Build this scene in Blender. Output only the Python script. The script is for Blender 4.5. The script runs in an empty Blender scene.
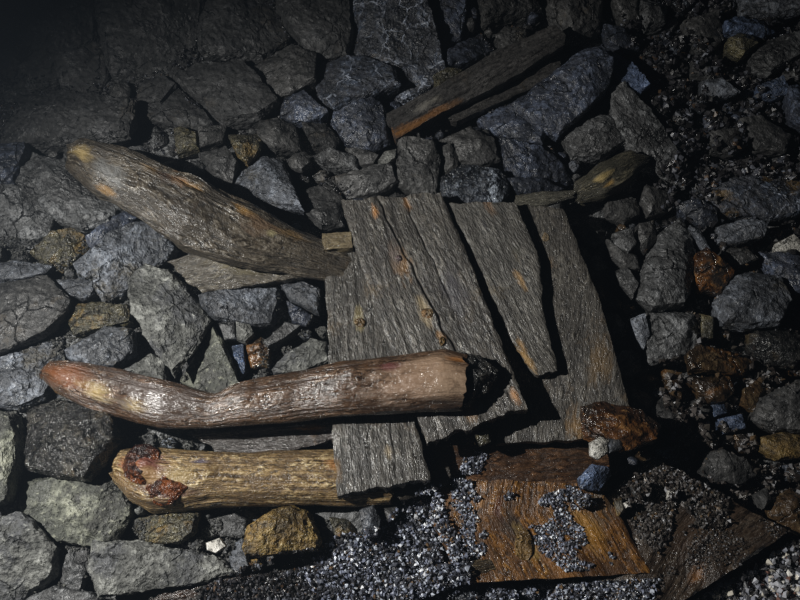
import bpy, bmesh, math, random
from mathutils import Vector, Matrix, noise
from mathutils.geometry import convex_hull_2d

SC = bpy.context.scene
COL = SC.collection

# ------------------------------------------------------------------ camera
TILT = math.radians(15)          # the rubble heap climbs away from the camera
PITCH = math.radians(55)
DIST = 1.75
F = 35.0 / 36.0 * 800
FWD = Vector((0, math.cos(PITCH), -math.sin(PITCH)))
UPV = Vector((0, math.sin(PITCH), math.cos(PITCH)))
RGT = Vector((1, 0, 0))
CAM = -FWD * DIST
NRM = Vector((0, -math.sin(TILT), math.cos(TILT)))       # normal of the heap
VAX = Vector((0, math.cos(TILT), math.sin(TILT)))        # up the heap

cd = bpy.data.cameras.new('camera')
cd.lens = 35
cd.sensor_width = 36
cam = bpy.data.objects.new('camera', cd)
cam.location = CAM
cam.rotation_euler = (math.pi / 2 - PITCH, 0, 0)
COL.objects.link(cam)
SC.camera = cam


def at(px, py, h=0.0):
    """point on the heap, h metres above its mean surface, seen at (px, py)"""
    d = FWD * F + RGT * (px - 400) + UPV * (300 - py)
    t = (h - CAM.dot(NRM)) / d.dot(NRM)
    return CAM + d * t


def loc(u, v, w):
    return RGT * u + VAX * v + NRM * w


def uv_of(p):
    return p.dot(RGT), p.dot(VAX), p.dot(NRM)


# --------------------------------------------------------------- materials
def new_mat(name):
    m = bpy.data.materials.new(name)
    m.use_nodes = True
    nt = m.node_tree
    nt.nodes.clear()
    out = nt.nodes.new('ShaderNodeOutputMaterial')
    b = nt.nodes.new('ShaderNodeBsdfPrincipled')
    nt.links.new(b.outputs[0], out.inputs[0])
    return m, nt, b


def N(nt, kind, **kw):
    n = nt.nodes.new(kind)
    for k, v in kw.items():
        setattr(n, k, v)
    return n


def noise_n(nt, vec, scale, detail=4, rough=0.55, w=None, dist=0.0):
    n = N(nt, 'ShaderNodeTexNoise')
    if w is not None:
        n.noise_dimensions = '4D'
        nt.links.new(w, n.inputs['W'])
    n.inputs['Scale'].default_value = scale
    n.inputs['Detail'].default_value = detail
    n.inputs['Roughness'].default_value = rough
    n.inputs['Distortion'].default_value = dist
    nt.links.new(vec, n.inputs['Vector'])
    return n.outputs['Fac']


def ramp(nt, fac, a, b, va=0.0, vb=1.0):
    n = N(nt, 'ShaderNodeMapRange')
    n.inputs['From Min'].default_value = a
    n.inputs['From Max'].default_value = b
    n.inputs['To Min'].default_value = va
    n.inputs['To Max'].default_value = vb
    nt.links.new(fac, n.inputs['Value'])
    return n.outputs[0]


def mix(nt, fac, a, b):
    n = N(nt, 'ShaderNodeMix', data_type='RGBA')
    for sock, v in ((n.inputs[0], fac), (n.inputs[6], a), (n.inputs[7], b)):
        if isinstance(v, (int, float)):
            sock.default_value = v
        elif isinstance(v, tuple):
            sock.default_value = (*v, 1)
        else:
            nt.links.new(v, sock)
    return n.outputs[2]


def math_n(nt, op, a, b):
    n = N(nt, 'ShaderNodeMath', operation=op)
    for s, v in ((n.inputs[0], a), (n.inputs[1], b)):
        if isinstance(v, (int, float)):
            s.default_value = v
        else:
            nt.links.new(v, s)
    return n.outputs[0]


def bump(nt, height, strength, dist, prev=None):
    n = N(nt, 'ShaderNodeBump')
    n.inputs['Strength'].default_value = strength
    n.inputs['Distance'].default_value = dist
    nt.links.new(height, n.inputs['Height'])
    if prev is not None:
        nt.links.new(prev, n.inputs['Normal'])
    return n.outputs[0]


def rock_mat(name, dark, mid, light, accent=None, acc_amt=0.0, r0=0.35, r1=0.75, vein=None, bs=.75):
    m, nt, b = new_mat(name)
    tc = N(nt, 'ShaderNodeTexCoord')
    oi = N(nt, 'ShaderNodeObjectInfo')
    w = math_n(nt, 'MULTIPLY', oi.outputs['Random'], 37.0)
    v = tc.outputs['Object']
    n1 = noise_n(nt, v, 8, 5, 0.65, w, 0.8)
    n2 = noise_n(nt, v, 26, 5, 0.72, w, 0.3)
    n3 = noise_n(nt, v, 95, 2.5, 0.7)
    n4 = noise_n(nt, v, 9, 6, 0.72, math_n(nt, 'ADD', w, 5.0))
    c = mix(nt, ramp(nt, n1, 0.42, 0.58), dark, mid)
    c = mix(nt, math_n(nt, 'MULTIPLY', ramp(nt, n2, 0.50, 0.58), ramp(nt, n1, 0.45, 0.58)), c, light)
    if accent:
        c = mix(nt, ramp(nt, n4, 0.60 - acc_amt * 0.35, 0.66 - acc_amt * 0.3), c, accent)
    c = mix(nt, ramp(nt, n3, 0.36, 0.50, 0.85, 0.0), c, tuple(x * 0.35 for x in dark))
    c = mix(nt, ramp(nt, n3, 0.60, 0.72, 0.0, 0.6), c, tuple(min(1, x * 1.5) for x in light))
    # splits in the stone
    vd = N(nt, 'ShaderNodeTexVoronoi', feature='DISTANCE_TO_EDGE')
    vd.inputs['Scale'].default_value = 11
    va = N(nt, 'ShaderNodeVectorMath', operation='MULTIPLY_ADD')
    va.inputs[1].default_value = (.12, .12, .12)
    cn = N(nt, 'ShaderNodeTexNoise')
    cn.inputs['Scale'].default_value = 9
    cn.inputs['Detail'].default_value = 5
    nt.links.new(v, cn.inputs['Vector'])
    nt.links.new(cn.outputs['Color'], va.inputs[0])
    nt.links.new(v, va.inputs[2])
    nt.links.new(va.outputs[0], vd.inputs['Vector'])
    split = math_n(nt, 'MULTIPLY', ramp(nt, vd.outputs['Distance'], 0.0, 0.03, 1, 0), ramp(nt, n4, 0.48, 0.54))
    c = mix(nt, math_n(nt, 'MULTIPLY', split, 0.8), c, tuple(x * 0.25 for x in dark))
    if vein:
        vo = N(nt, 'ShaderNodeTexVoronoi', feature='DISTANCE_TO_EDGE')
        vo.inputs['Scale'].default_value = 14
        wv = N(nt, 'ShaderNodeVectorMath', operation='ADD')
        nz = N(nt, 'ShaderNodeTexNoise')
        nz.inputs['Scale'].default_value = 20
        nt.links.new(v, nz.inputs['Vector'])
        sc = N(nt, 'ShaderNodeVectorMath', operation='SCALE')
        sc.inputs[3].default_value = 0.08
        nt.links.new(nz.outputs['Color'], sc.inputs[0])
        nt.links.new(v, wv.inputs[0])
        nt.links.new(sc.outputs[0], wv.inputs[1])
        nt.links.new(wv.outputs[0], vo.inputs['Vector'])
        k = math_n(nt, 'MULTIPLY', ramp(nt, vo.outputs['Distance'], 0.0, 0.035, 1, 0), ramp(nt, n2, 0.45, 0.6))
        c = mix(nt, k, c, vein)
    nt.links.new(c, b.inputs['Base Color'])
    b.inputs['Specular IOR Level'].default_value = 0.5
    nt.links.new(ramp(nt, n2, 0.42, 0.60, r1, r0), b.inputs['Roughness'])
    b0 = bump(nt, n1, 1.0, 0.045 * bs)
    b1 = bump(nt, n2, 1.0, 0.020 * bs, b0)
    b2 = bump(nt, n3, 1.0, 0.0075 * bs, b1)
    inv = math_n(nt, 'SUBTRACT', 1.0, split)
    b3 = bump(nt, inv, 1.0, 0.004, b2)
    nt.links.new(b3, b.inputs['Normal'])
    return m


ROCK = {
    'grey':  rock_mat('grey_rock', (.038, .038, .038), (.085, .087, .088), (.17, .175, .18), r0=.3, r1=.6, bs=.5),
    'blue':  rock_mat('blue_grey_rock', (.042, .045, .051), (.088, .096, .112), (.19, .21, .245), (.06, .055, .045), .15, .3, .6, bs=.55),
    'pale':  rock_mat('pale_dusty_rock', (.060, .061, .056), (.125, .127, .118), (.24, .245, .225), (.062, .064, .068), .3, .45, .8, bs=.55),
    'moss':  rock_mat('olive_dusted_rock', (.055, .058, .048), (.120, .124, .098), (.24, .245, .19), (.045, .045, .04), .4, .45, .8, bs=.55),
    'olive': rock_mat('olive_ochre_rock', (.030, .028, .020), (.070, .063, .040), (.16, .14, .08), (.15, .10, .035), .2, .2, .55),
    'dark':  rock_mat('dark_rock', (.028, .028, .028), (.046, .045, .043), (.082, .081, .080), (.056, .048, .038), .1, .35, .7, bs=.38),
    'slab':  rock_mat('smooth_dark_slab', (.030, .030, .030), (.042, .042, .042), (.064, .065, .067), (.05, .045, .038), .1, .45, .8, bs=.28),
    'navy':  rock_mat('dark_blue_rock', (.022, .025, .033), (.042, .048, .066), (.10, .12, .17), None, 0, .22, .55, bs=.42),
    'deep':  rock_mat('strong_blue_rock', (.04, .055, .09), (.075, .105, .18), (.16, .22, .36), None, 0, .25, .6),
    'wet':   rock_mat('wet_black_rock', (.016, .016, .016), (.035, .034, .032), (.075, .07, .06), (.06, .045, .025), .15, .07, .28),
    'ochre': rock_mat('ochre_rock', (.06, .040, .014), (.20, .125, .035), (.30, .22, .09), (.12, .11, .09), .25, .25, .6),
    'brown': rock_mat('brown_wet_rock', (.022, .014, .008), (.065, .038, .017), (.12, .085, .045), (.11, .050, .015), .2, .12, .4, bs=.4),
    'rust':  rock_mat('rust_wet_rock', (.030, .014, .007), (.170, .066, .016), (.24, .13, .05), (.028, .022, .018), .3, .10, .35, bs=.45),
    'white': rock_mat('white_mineral', (.30, .29, .26), (.60, .58, .53), (.85, .83, .78), (.16, .18, .26), .15, .3, .6),
    'ore':   rock_mat('sparkling_ore', (.020, .022, .026), (.07, .08, .10), (.32, .36, .42), None, 0, .1, .4),
    'vein':  rock_mat('veined_rock', (.026, .028, .033), (.050, .054, .066), (.09, .11, .15), (.10, .065, .025), .0, .25, .6, (.34, .38, .46), bs=.5),
}


def wood_mat(name, dark, mid, light, stain, stain_amt=0.3, r0=0.35, r1=0.7, spots=(), grain=1.0, fine=1.0, gscale=110, wave=1.5, coat=0.15):
    """spots: (u along in m, v across in m, radius, colour) marks fixed on the wood"""
    m, nt, b = new_mat(name)
    uv = N(nt, 'ShaderNodeUVMap')
    uv.uv_map = 'grain'
    mp = N(nt, 'ShaderNodeMapping')
    mp.inputs['Scale'].default_value = (5, gscale, 1)
    nt.links.new(uv.outputs[0], mp.inputs[0])
    wv = noise_n(nt, uv.outputs[0], 9, 3, 0.5)
    wa = N(nt, 'ShaderNodeVectorMath', operation='ADD')
    cmb = N(nt, 'ShaderNodeCombineXYZ')
    nt.links.new(math_n(nt, 'MULTIPLY', wv, wave), cmb.inputs[1])
    nt.links.new(mp.outputs[0], wa.inputs[0])
    nt.links.new(cmb.outputs[0], wa.inputs[1])
    g = noise_n(nt, wa.outputs[0], 1.0, 2.5, 0.65)
    big = noise_n(nt, uv.outputs[0], 13, 5, 0.6)
    st = noise_n(nt, uv.outputs[0], 8, 5, 0.65, None, 0.5)
    mp2 = N(nt, 'ShaderNodeMapping')
    mp2.inputs['Scale'].default_value = (.38, 1, 1)
    nt.links.new(uv.outputs[0], mp2.inputs[0])
    fn = noise_n(nt, mp2.outputs[0], 150, 2.5, 0.75)
    sn = noise_n(nt, mp2.outputs[0], 48, 5, 0.7, None, .4)
    c = mix(nt, ramp(nt, g, 0.36, 0.64), dark, mid)
    c = mix(nt, math_n(nt, 'MULTIPLY', ramp(nt, g, 0.52, 0.7, 0, .6), ramp(nt, big, 0.40, 0.62)), c, light)
    c = mix(nt, ramp(nt, st, 0.66 - stain_amt * 0.3, 0.76 - stain_amt * 0.3), c, stain)
    c = mix(nt, ramp(nt, fn, 0.38, 0.52, 0.85, 0.0), c, tuple(x * 0.3 for x in dark))
    c = mix(nt, math_n(nt, 'MULTIPLY', ramp(nt, sn, 0.52, 0.60), ramp(nt, fn, .5, .6)), c, light)
    c = mix(nt, ramp(nt, sn, 0.36, 0.46, 0.8, 0.0), c, dark)
    c = mix(nt, ramp(nt, big, 0.36, 0.50, 0.75, 0.0), c, dark)
    for (su, sv, sr, scol) in spots:
        d = N(nt, 'ShaderNodeVectorMath', operation='DISTANCE')
        sc = N(nt, 'ShaderNodeVectorMath', operation='MULTIPLY')
        sc.inputs[1].default_value = (.5, 1.1, 1)
        nt.links.new(uv.outputs[0], sc.inputs[0])
        nt.links.new(sc.outputs[0], d.inputs[0])
        d.inputs[1].default_value = (su * .5, sv * 1.1, 0)
        dd = math_n(nt, 'ADD', d.outputs['Value'], math_n(nt, 'MULTIPLY', math_n(nt, 'SUBTRACT', sn, 0.5), sr * 3.0))
        dd = math_n(nt, 'ADD', dd, math_n(nt, 'MULTIPLY', math_n(nt, 'SUBTRACT', g, 0.5), sr * 1.2))
        c = mix(nt, ramp(nt, dd, sr * 0.25, sr * 1.1, 0.8, 0.0), c, scol)
    nt.links.new(c, b.inputs['Base Color'])
    nt.links.new(ramp(nt, sn, 0.42, 0.60, r1, r0), b.inputs['Roughness'])
    b1 = bump(nt, g, min(1.0, grain), 0.005 * grain)
    b2 = bump(nt, fn, 1.0, 0.0045 * fine, b1)
    b2 = bump(nt, sn, 1.0, 0.005 * fine, b2)
    b.inputs['Coat Weight'].default_value = coat
    b.inputs['Coat Roughness'].default_value = 0.13
    nt.links.new(bump(nt, fn, 1.0, 0.004, bump(nt, big, 1.0, 0.02)), b.inputs['Coat Normal'])
    nt.links.new(b2, b.inputs['Normal'])
    return m


def gravel_mat(name, stops, r0=0.12, r1=0.45):
    m, nt, b = new_mat(name)
    ge = N(nt, 'ShaderNodeNewGeometry')
    cr = N(nt, 'ShaderNodeValToRGB')
    cr.color_ramp.interpolation = 'CONSTANT'
    el = cr.color_ramp.elements
    while len(el) < len(stops):
        el.new(0.5)
    for e, (p, c) in zip(el, stops):
        e.position = p
        e.color = (*c, 1)
    nt.links.new(ge.outputs['Random Per Island'], cr.inputs[0])
    nt.links.new(cr.outputs[0], b.inputs['Base Color'])
    k = math_n(nt, 'FRACT', math_n(nt, 'MULTIPLY', ge.outputs['Random Per Island'], 17.3), 0)
    nt.links.new(ramp(nt, k, 0, 1, r0, r1), b.inputs['Roughness'])
    tc = N(nt, 'ShaderNodeTexCoord')
    n = noise_n(nt, tc.outputs['Object'], 300, 3)
    nt.links.new(bump(nt, n, 0.6, 0.002), b.inputs['Normal'])
    return m


# ------------------------------------------------------------ object making
def finish(name, bm, mat, base=None, label=None, cat=None, group=None, kind=None, parent=None, angle=0.6):
    """links the bmesh (built in world coordinates) as one mesh object whose origin is its base"""
    if base is None:
        n = len(bm.verts)
        base = Vector((0, 0, 0))
        for v in bm.verts:
            base += v.co
        base /= n
        zmin = min(v.co.z for v in bm.verts)
        base.z = zmin
    off = base.copy()
    bmesh.ops.translate(bm, verts=bm.verts, vec=-off)
    bm.normal_update()
    for f in bm.faces:
        f.smooth = True
    for e in bm.edges:
        if len(e.link_faces) == 2 and e.calc_face_angle(0) > angle:
            e.smooth = False
    me = bpy.data.meshes.new(name)
    bm.to_mesh(me)
    bm.free()
    me.materials.append(mat)
    o = bpy.data.objects.new(name, me)
    COL.objects.link(o)
    if parent is not None:
        o.parent = parent
        o.location = off - parent.location
    else:
        o.location = off
    if label: o['label'] = label
    if cat: o['category'] = cat
    if group: o['group'] = group
    if kind: o['kind'] = kind
    return o


def refine(bm, L, rounds=8):
    bmesh.ops.triangulate(bm, faces=bm.faces)
    for _ in range(rounds):
        es = [e for e in bm.edges if e.calc_length() > L]
        if not es:
            break
        bmesh.ops.subdivide_edges(bm, edges=es, cuts=1)
        bmesh.ops.triangulate(bm, faces=[f for f in bm.faces if len(f.verts) > 3])


def crag(p, size, seed):
    """chipped stone relief at p"""
    q = p + Vector((seed * 3.1, seed * 1.7, seed * 0.9))
    a = noise.fractal(q * 14, 1.0, 2.1, 3) * 0.022 * size
    n = noise.noise(Vector((q.x * 22, q.y * 22, q.z * 60)))
    b = (math.floor(n * 5) / 5 - n) * 0.05 * size          # small steps of broken bedding
    c = noise.noise(q * 60) * min(0.0032, 0.03 * size)
    e = noise.noise(q * 150) * min(0.0022, 0.02 * size)
    return a + b + c + e


def rock_bm(pts, h, t, bulge, seed, L=0.0075, tilt=None, rough=1.0, n_in=5):
    """pts: outline on the heap in metres (u, v); h: height of its rim; t: thickness"""
    rd = random.Random(seed)
    cu = sum(p[0] for p in pts) / len(pts)
    cv = sum(p[1] for p in pts) / len(pts)
    size = math.sqrt(max(1e-6, sum((p[0] - cu) ** 2 + (p[1] - cv) ** 2 for p in pts) / len(pts))) * 2
    if tilt is None:
        tilt = (rd.uniform(-.28, .28), rd.uniform(-.28, .28))
    bm = bmesh.new()
    bulge *= 1.5
    n_in = rd.randint(2, n_in)
    def add(u, v, w):
        bm.verts.new(loc(u, v, w + (u - cu) * tilt[0] + (v - cv) * tilt[1]))
    for (u, v) in pts:
        add(u, v, h - rd.uniform(0, .09) * size * rough)
        add(cu + (u - cu) * 0.97, cv + (v - cv) * 0.97, h - t * rd.uniform(.25, .4))
        add(cu + (u - cu) * 0.6, cv + (v - cv) * 0.6, h - t)
        k = rd.uniform(.86, .97)
        add(cu + (u - cu) * k, cv + (v - cv) * k, h + bulge * rd.uniform(.1, .6))
    for _ in range(n_in):
        a = rd.choice(pts)
        k = rd.uniform(0, .55)
        add(cu + (a[0] - cu) * k, cv + (a[1] - cv) * k, h + bulge * rd.uniform(.6, 1.15))
    r = bmesh.ops.convex_hull(bm, input=bm.verts)
    junk = [g for g in r['geom_interior'] if isinstance(g, bmesh.types.BMVert)]
    junk += [g for g in r['geom_unused'] if isinstance(g, bmesh.types.BMVert)]
    if junk:
        bmesh.ops.delete(bm, geom=list(set(junk)), context='VERTS')
    bmesh.ops.dissolve_limit(bm, angle_limit=0.12, verts=bm.verts, edges=bm.edges)
    refine(bm, max(L, size * 0.022))
    bm.normal_update()
    mv = [(v, v.normal * crag(v.co, size, seed * 0.37)) for v in bm.verts]
    for v, d in mv:
        v.co += d * rough
    return bm, size


TAKEN = []      # outlines on the heap, in metres, so that loose stones find free ground


def rock(px, h, t, bulge, mat, label, name='rock', tilt=None, rough=1.0, L=0.0075, cat='rock', occupy=True, group=None):
    pts = []
    for i in range(0, len(px), 2):
        u, v, w = uv_of(at(px[i], px[i + 1], h))
        pts.append((u, v))
    cu = sum(p[0] for p in pts) / len(pts)
    cv = sum(p[1] for p in pts) / len(pts)
    pts = [(cu + (a - cu) * 1.07, cv + (b - cv) * 1.07) for a, b in pts]
    if occupy:
        TAKEN.append(pts)
    seed = int(px[0] * 7 + px[1] * 13 + len(px))
    bm, size = rock_bm(pts, h, t, bulge, seed, L, tilt, rough)
    return finish(name, bm, ROCK[mat], label=label, cat=cat, group=group, angle=0.75)


def resample(pl, n):
    seg = [0]
    for a, b in zip(pl, pl[1:]):
        seg.append(seg[-1] + (b - a).length)
    out = []
    for i in range(n):
        s = seg[-1] * i / (n - 1)
        k = 0
        while k < len(seg) - 2 and seg[k + 1] < s:
            k += 1
        f = (s - seg[k]) / max(1e-9, seg[k + 1] - seg[k])
        out.append(pl[k].lerp(pl[k + 1], min(1, max(0, f))))
    return out, seg[-1]


def plank_bm(left, right, thick, seed=1, nu=18, jag=0.006, warp=0.002, split=None, cup=0.0, step=0.007, edge=0.0015):
    """left/right: edges of the upper face as (px, py, h) lists running the same way"""
    L = [at(*p) for p in left]
    R = [at(*p) for p in right]
    n = max(10, int(sum((b - a).length for a, b in zip(L, L[1:])) / step))
    L, ll = resample(L, n)
    R, rl = resample(R, n)
    bm = bmesh.new()
    uvl = bm.loops.layers.uv.new('grain')
    top, bot, guv = [], [], {}
    run = 0
    for i in range(n):
        ax = R[i] - L[i]
        wdt = ax.length
        i2, i1 = min(n - 1, i + 1), max(0, i - 1)
        along = ((L[i2] + R[i2]) - (L[i1] + R[i1])).normalized()
        nr = ax.cross(along).normalized()
        if nr.dot(NRM) < 0:
            nr = -nr
        if i:
            run += ((L[i] + R[i]) / 2 - (L[i - 1] + R[i - 1]) / 2).length
        tr, br = [], []
        for j in range(nu + 1):
            f = j / nu
            p = L[i].lerp(R[i], f)
            e1, e2 = run, f * wdt
            q = Vector((e1 * 12, e2 * 90, seed * 5.3))
            z = noise.fractal(q, 1, 2, 3) * warp + noise.noise(Vector((e1 * 9, e2 * 12, seed))) * warp * 2.2
            z += cup * (4 * (f - .5) ** 2)
            pr = min(f, 1 - f) * wdt
            z -= max(0, 0.004 - pr) * 0.5
            if split:
                for (sf0, sf1, i0, i1_, dep) in split:
                    k = i / (n - 1)
                    if i0 <= k <= i1_:
                        sf = sf0 + (sf1 - sf0) * (k - i0) / (i1_ - i0) + noise.noise(Vector((k * 14, seed, 3))) * 0.04
                        dd = abs(f - sf) * wdt
                        z -= max(0, 1 - dd / 0.0032) * dep * min(1, (k - i0) * 25 + .3, (i1_ - k) * 25 + .1)
            if j in (0, nu):
                p = p + (1 if j else -1) * ax.normalized() * noise.fractal(Vector((e1 * 30, seed, j)), 1, 2, 3) * edge * 2
            if i in (0, n - 1):
                s = -1 if i == 0 else 1
                p = p + along * s * (noise.fractal(Vector((e2 * 25, seed * 2.7, i)), .7, 2.2, 5)) * jag
            tv = bm.verts.new(p + nr * z)
            th = thick * (1 + 0.15 * noise.noise(Vector((e1 * 10, e2 * 10, seed + 9))))
            bp = p - nr * th
            if i in (0, n - 1):
                bp += along * (1 if i else -1) * noise.noise(Vector((e2 * 90, seed, 7))) * jag
            bv = bm.verts.new(bp)
            guv[tv] = (e1, e2); guv[bv] = (e1, e2)
            tr.append(tv); br.append(bv)
        top.append(tr); bot.append(br)
    for i in range(n - 1):
        for j in range(nu):
            bm.faces.new((top[i][j], top[i][j + 1], top[i + 1][j + 1], top[i + 1][j]))
            bm.faces.new((bot[i][j], bot[i + 1][j], bot[i + 1][j + 1], bot[i][j + 1]))
    def side(a, b, dv):
        # strip of three rows with ragged relief
        m1 = [bm.verts.new(x.co.lerp(y.co, .35)) for x, y in zip(a, b)]
        m2 = [bm.verts.new(x.co.lerp(y.co, .7)) for x, y in zip(a, b)]
        for k, (x, y) in enumerate(zip(a, b)):
            for mm, s in ((m1[k], 1.0), (m2[k], .6)):
                mm.co += dv * noise.fractal(mm.co * 90, 1, 2, 3) * 0.004
                guv[mm] = (guv[x][0], guv[x][1] + (0.012 if mm is m1[k] else 0.02))
        for r1, r2 in ((a, m1), (m1, m2), (m2, b)):
            for k in range(len(a) - 1):
                bm.faces.new((r1[k], r1[k + 1], r2[k + 1], r2[k]))
    ax = (R[n // 2] - L[n // 2]).normalized()
    al = (L[-1] - L[0]).normalized()
    side([r[0] for r in top], [r[0] for r in bot], -ax)
    side([r[-1] for r in top], [r[-1] for r in bot], ax)
    side(top[0], bot[0], -al)
    side(top[-1], bot[-1], al)
    bmesh.ops.remove_doubles(bm, verts=bm.verts, dist=1e-6)
    bmesh.ops.recalc_face_normals(bm, faces=bm.faces)
    for f in bm.faces:
        for lp in f.loops:
            lp[uvl].uv = guv.get(lp.vert, (0, 0))
    return bm


def plank(left, right, thick, mat, label, name='plank', cat='plank', occupy=True, parent=None, **kw):
    if occupy:
        TAKEN.append([uv_of(at(*p))[:2] for p in left] + [uv_of(at(*p))[:2] for p in reversed(right)])
    return finish(name, plank_bm(left, right, thick, **kw), mat, label=label, cat=cat, parent=parent, angle=0.9)


def log_bm(top, bottom, seed=1, seg=40, flat=1.0, step=0.007, rough=0.05, jag=0.01, knots=(), ridge=0.0, endpull=(0.35, 0.15), pw=2.3):
    """top/bottom: the two edges of the log as (px, py, h) lists, h is the height of its axis"""
    A = [at(*p) for p in top]
    B = [at(*p) for p in bottom]
    n = max(12, int(sum((b - a).length for a, b in zip(A, A[1:])) / step))
    A, la = resample(A, n)
    B, lb = resample(B, n)
    bm = bmesh.new()
    uvl = bm.loops.layers.uv.new('grain')
    guv = {}
    rings = []
    run = 0
    for i in range(n):
        c = (A[i] + B[i]) / 2
        if i:
            run += (c - pc).length
        pc = c
        s = (A[i] - B[i])
        r = s.length / 2
        s.normalize()
        i2, i1 = min(n - 1, i + 1), max(0, i - 1)
        along = ((A[i2] + B[i2]) - (A[i1] + B[i1])).normalized()
        nr = along.cross(s).normalized()
        if nr.dot(NRM) < 0:
            nr = -nr
        ring = []
        for k in range(seg):
            a = 2 * math.pi * k / seg
            ca, sa = math.cos(a - math.pi / 2), math.sin(a - math.pi / 2)
            x = math.copysign(abs(ca) ** (2 / pw), ca)
            y = math.copysign(abs(sa) ** (2 / pw), sa)
            q = Vector((run * 10, ca * 2.2 + seed, sa * 2.2))
            q2 = Vector((run * 14, ca * r * 130, sa * r * 130 + seed))
            m = 1 + rough * noise.fractal(q, 1, 2, 3) * 1.6 + noise.noise(q2) * 0.0022 / r + ridge * noise.noise(Vector((run * 3, ca * 3, sa * 3 + seed)))
            p = c + (s * x + nr * y * flat) * r * m
            for (kx, ky, kh, kr, kd) in knots:
                kp = at(kx, ky, kh)
                d = (p - kp).length
                if d < kr:
                    p += (s * x + nr * y * flat) * kd * (1 - (d / kr) ** 2) ** 2
            e = noise.fractal(Vector((ca * 3, sa * 3, seed * 1.9 + i / n)), 1, 2.2, 4) * jag
            if i == 0:
                p -= along * e
            if i == n - 1:
                p += along * e
            v = bm.verts.new(p)
            guv[v] = (run, a * 0.05)
            ring.append(v)
        rings.append(ring)
    def cap(ring, sgn, pull, rr):
        c = sum((v.co for v in ring), Vector()) / seg
        prev = ring
        ax = (A[-1] + B[-1] - A[0] - B[0]).normalized() * sgn
        for f in (.85, .6, .35, .12):
            nw = []
            for k, v in enumerate(ring):
                p = c + (v.co - c) * f + ax * pull * rr * (1 - f ** 2) ** .8
                p += ax * noise.fractal((v.co - c) * f * 60 + Vector((seed, 0, 0)), 1, 2, 4) * 0.006
                x = bm.verts.new(p)
                g = guv[v]
                guv[x] = (g[0] + sgn * (1 - f) * rr, g[1] * f)
                nw.append(x)
            for k in range(seg):
                bm.faces.new((prev[k], prev[(k + 1) % seg], nw[(k + 1) % seg], nw[k]))
            prev = nw
        bm.faces.new(prev)
    for i in range(n - 1):
        for k in range(seg):
            bm.faces.new((rings[i][k], rings[i][(k + 1) % seg], rings[i + 1][(k + 1) % seg], rings[i + 1][k]))
    cap(rings[0], -1, endpull[0], (A[0] - B[0]).length / 2)
    cap(rings[-1], 1, endpull[1], (A[-1] - B[-1]).length / 2)
    bmesh.ops.recalc_face_normals(bm, faces=bm.faces)
    for f in bm.faces:
        us = [guv.get(lp.vert, (0, 0)) for lp in f.loops]
        mx = max(u[1] for u in us)
        for lp, g in zip(f.loops, us):
            wrap = len(us) == 4 and mx - g[1] > math.pi * 0.05
            lp[uvl].uv = (g[0], g[1] + (2 * math.pi * 0.05 if wrap else 0))
    return bm


def log(top, bottom, mat, label, name='log', cat='log', occupy=True, parent=None, **kw):
    if occupy:
        TAKEN.append([uv_of(at(*p))[:2] for p in top] + [uv_of(at(*p))[:2] for p in reversed(bottom)])
    return finish(name, log_bm(top, bottom, **kw), mat, label=label, cat=cat, parent=parent, angle=0.9)


def inside(x, y, poly):
    c = False
    j = len(poly) - 1
    for i in range(len(poly)):
        xi, yi = poly[i]; xj, yj = poly[j]
        if (yi > y) != (yj > y) and x < (xj - xi) * (y - yi) / (yj - yi) + xi:
            c = not c
        j = i
    return c


def edge_dist(x, y, poly):
    best = 9
    j = len(poly) - 1
    for i in range(len(poly)):
        ax, ay = poly[j]; bx, by = poly[i]
        dx, dy = bx - ax, by - ay
        t = max(0, min(1, ((x - ax) * dx + (y - ay) * dy) / max(1e-12, dx * dx + dy * dy)))
        best = min(best, math.hypot(x - ax - t * dx, y - ay - t * dy))
        j = i
    return best

def pix(p):
    d = p - CAM
    z = d.dot(FWD)
    return 400 + F * d.dot(RGT) / z, 300 - F * d.dot(UPV) / z


def grain_at(o, px, py):
    """grain coordinates of the surface point of o seen nearest to a place in the photograph"""
    me = o.data
    uvl = me.uv_layers['grain'].data
    mw = o.location if o.parent is None else o.location + o.parent.location
    best, bu = 1e9, None
    for poly in me.polygons:
        if poly.normal.dot(NRM) < 0.2:
            continue
        x, y = pix(poly.center + mw)
        d = (x - px) ** 2 + (y - py) ** 2
        if d < best:
            best = d
            bu = uvl[poly.loop_indices[0]].uv
    return bu[0], bu[1]


def paint(o, name, dark, mid, light, stain, marks=(), **kw):
    spots = []
    for (px, py, r, c) in marks:
        u, v = grain_at(o, px, py)
        spots.append((u, v, r, c))
    o.data.materials.clear()
    o.data.materials.append(wood_mat(name, dark, mid, light, stain, spots=spots, **kw))


BASE = bpy.data.materials.new('plain')

# ================================================================= timber
OC = (.25, .13, .04)
TAN = (.30, .235, .14)
RST = (.22, .055, .012)

# wide grey boards of the broken staging
d_ = plank([(512, 204, .065), (508, 300, .065), (497, 444, .06)], [(563, 208, .085), (600, 300, .09), (638, 436, .085)], .03, BASE,
           'widest grey board, rightmost of the staging, a brown stone on its lower corner', seed=4, nu=26, jag=.004, warp=.0012)
paint(d_, 'grey_board_right', (.032, .028, .023), (.080, .072, .060), (.14, .13, .11), (.10, .068, .036),
      [(504, 218, .012, (.28, .22, .03)), (580, 432, .022, (.20, .11, .03)), (602, 362, .03, (.12, .075, .03))], stain_amt=.35, coat=.12, grain=.4, gscale=45)
a_ = plank([(322, 236, .065), (328, 330, .07), (331, 415, .085), (337, 495, .105)], [(372, 232, .065), (392, 330, .07), (413, 412, .085), (430, 478, .108)], .026, BASE,
           'grey board, leftmost of the staging, its end lying over the tan log', seed=7, nu=60, jag=.006, warp=.0016, split=[(.72, .66, .72, 1.0, .004)])
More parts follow.
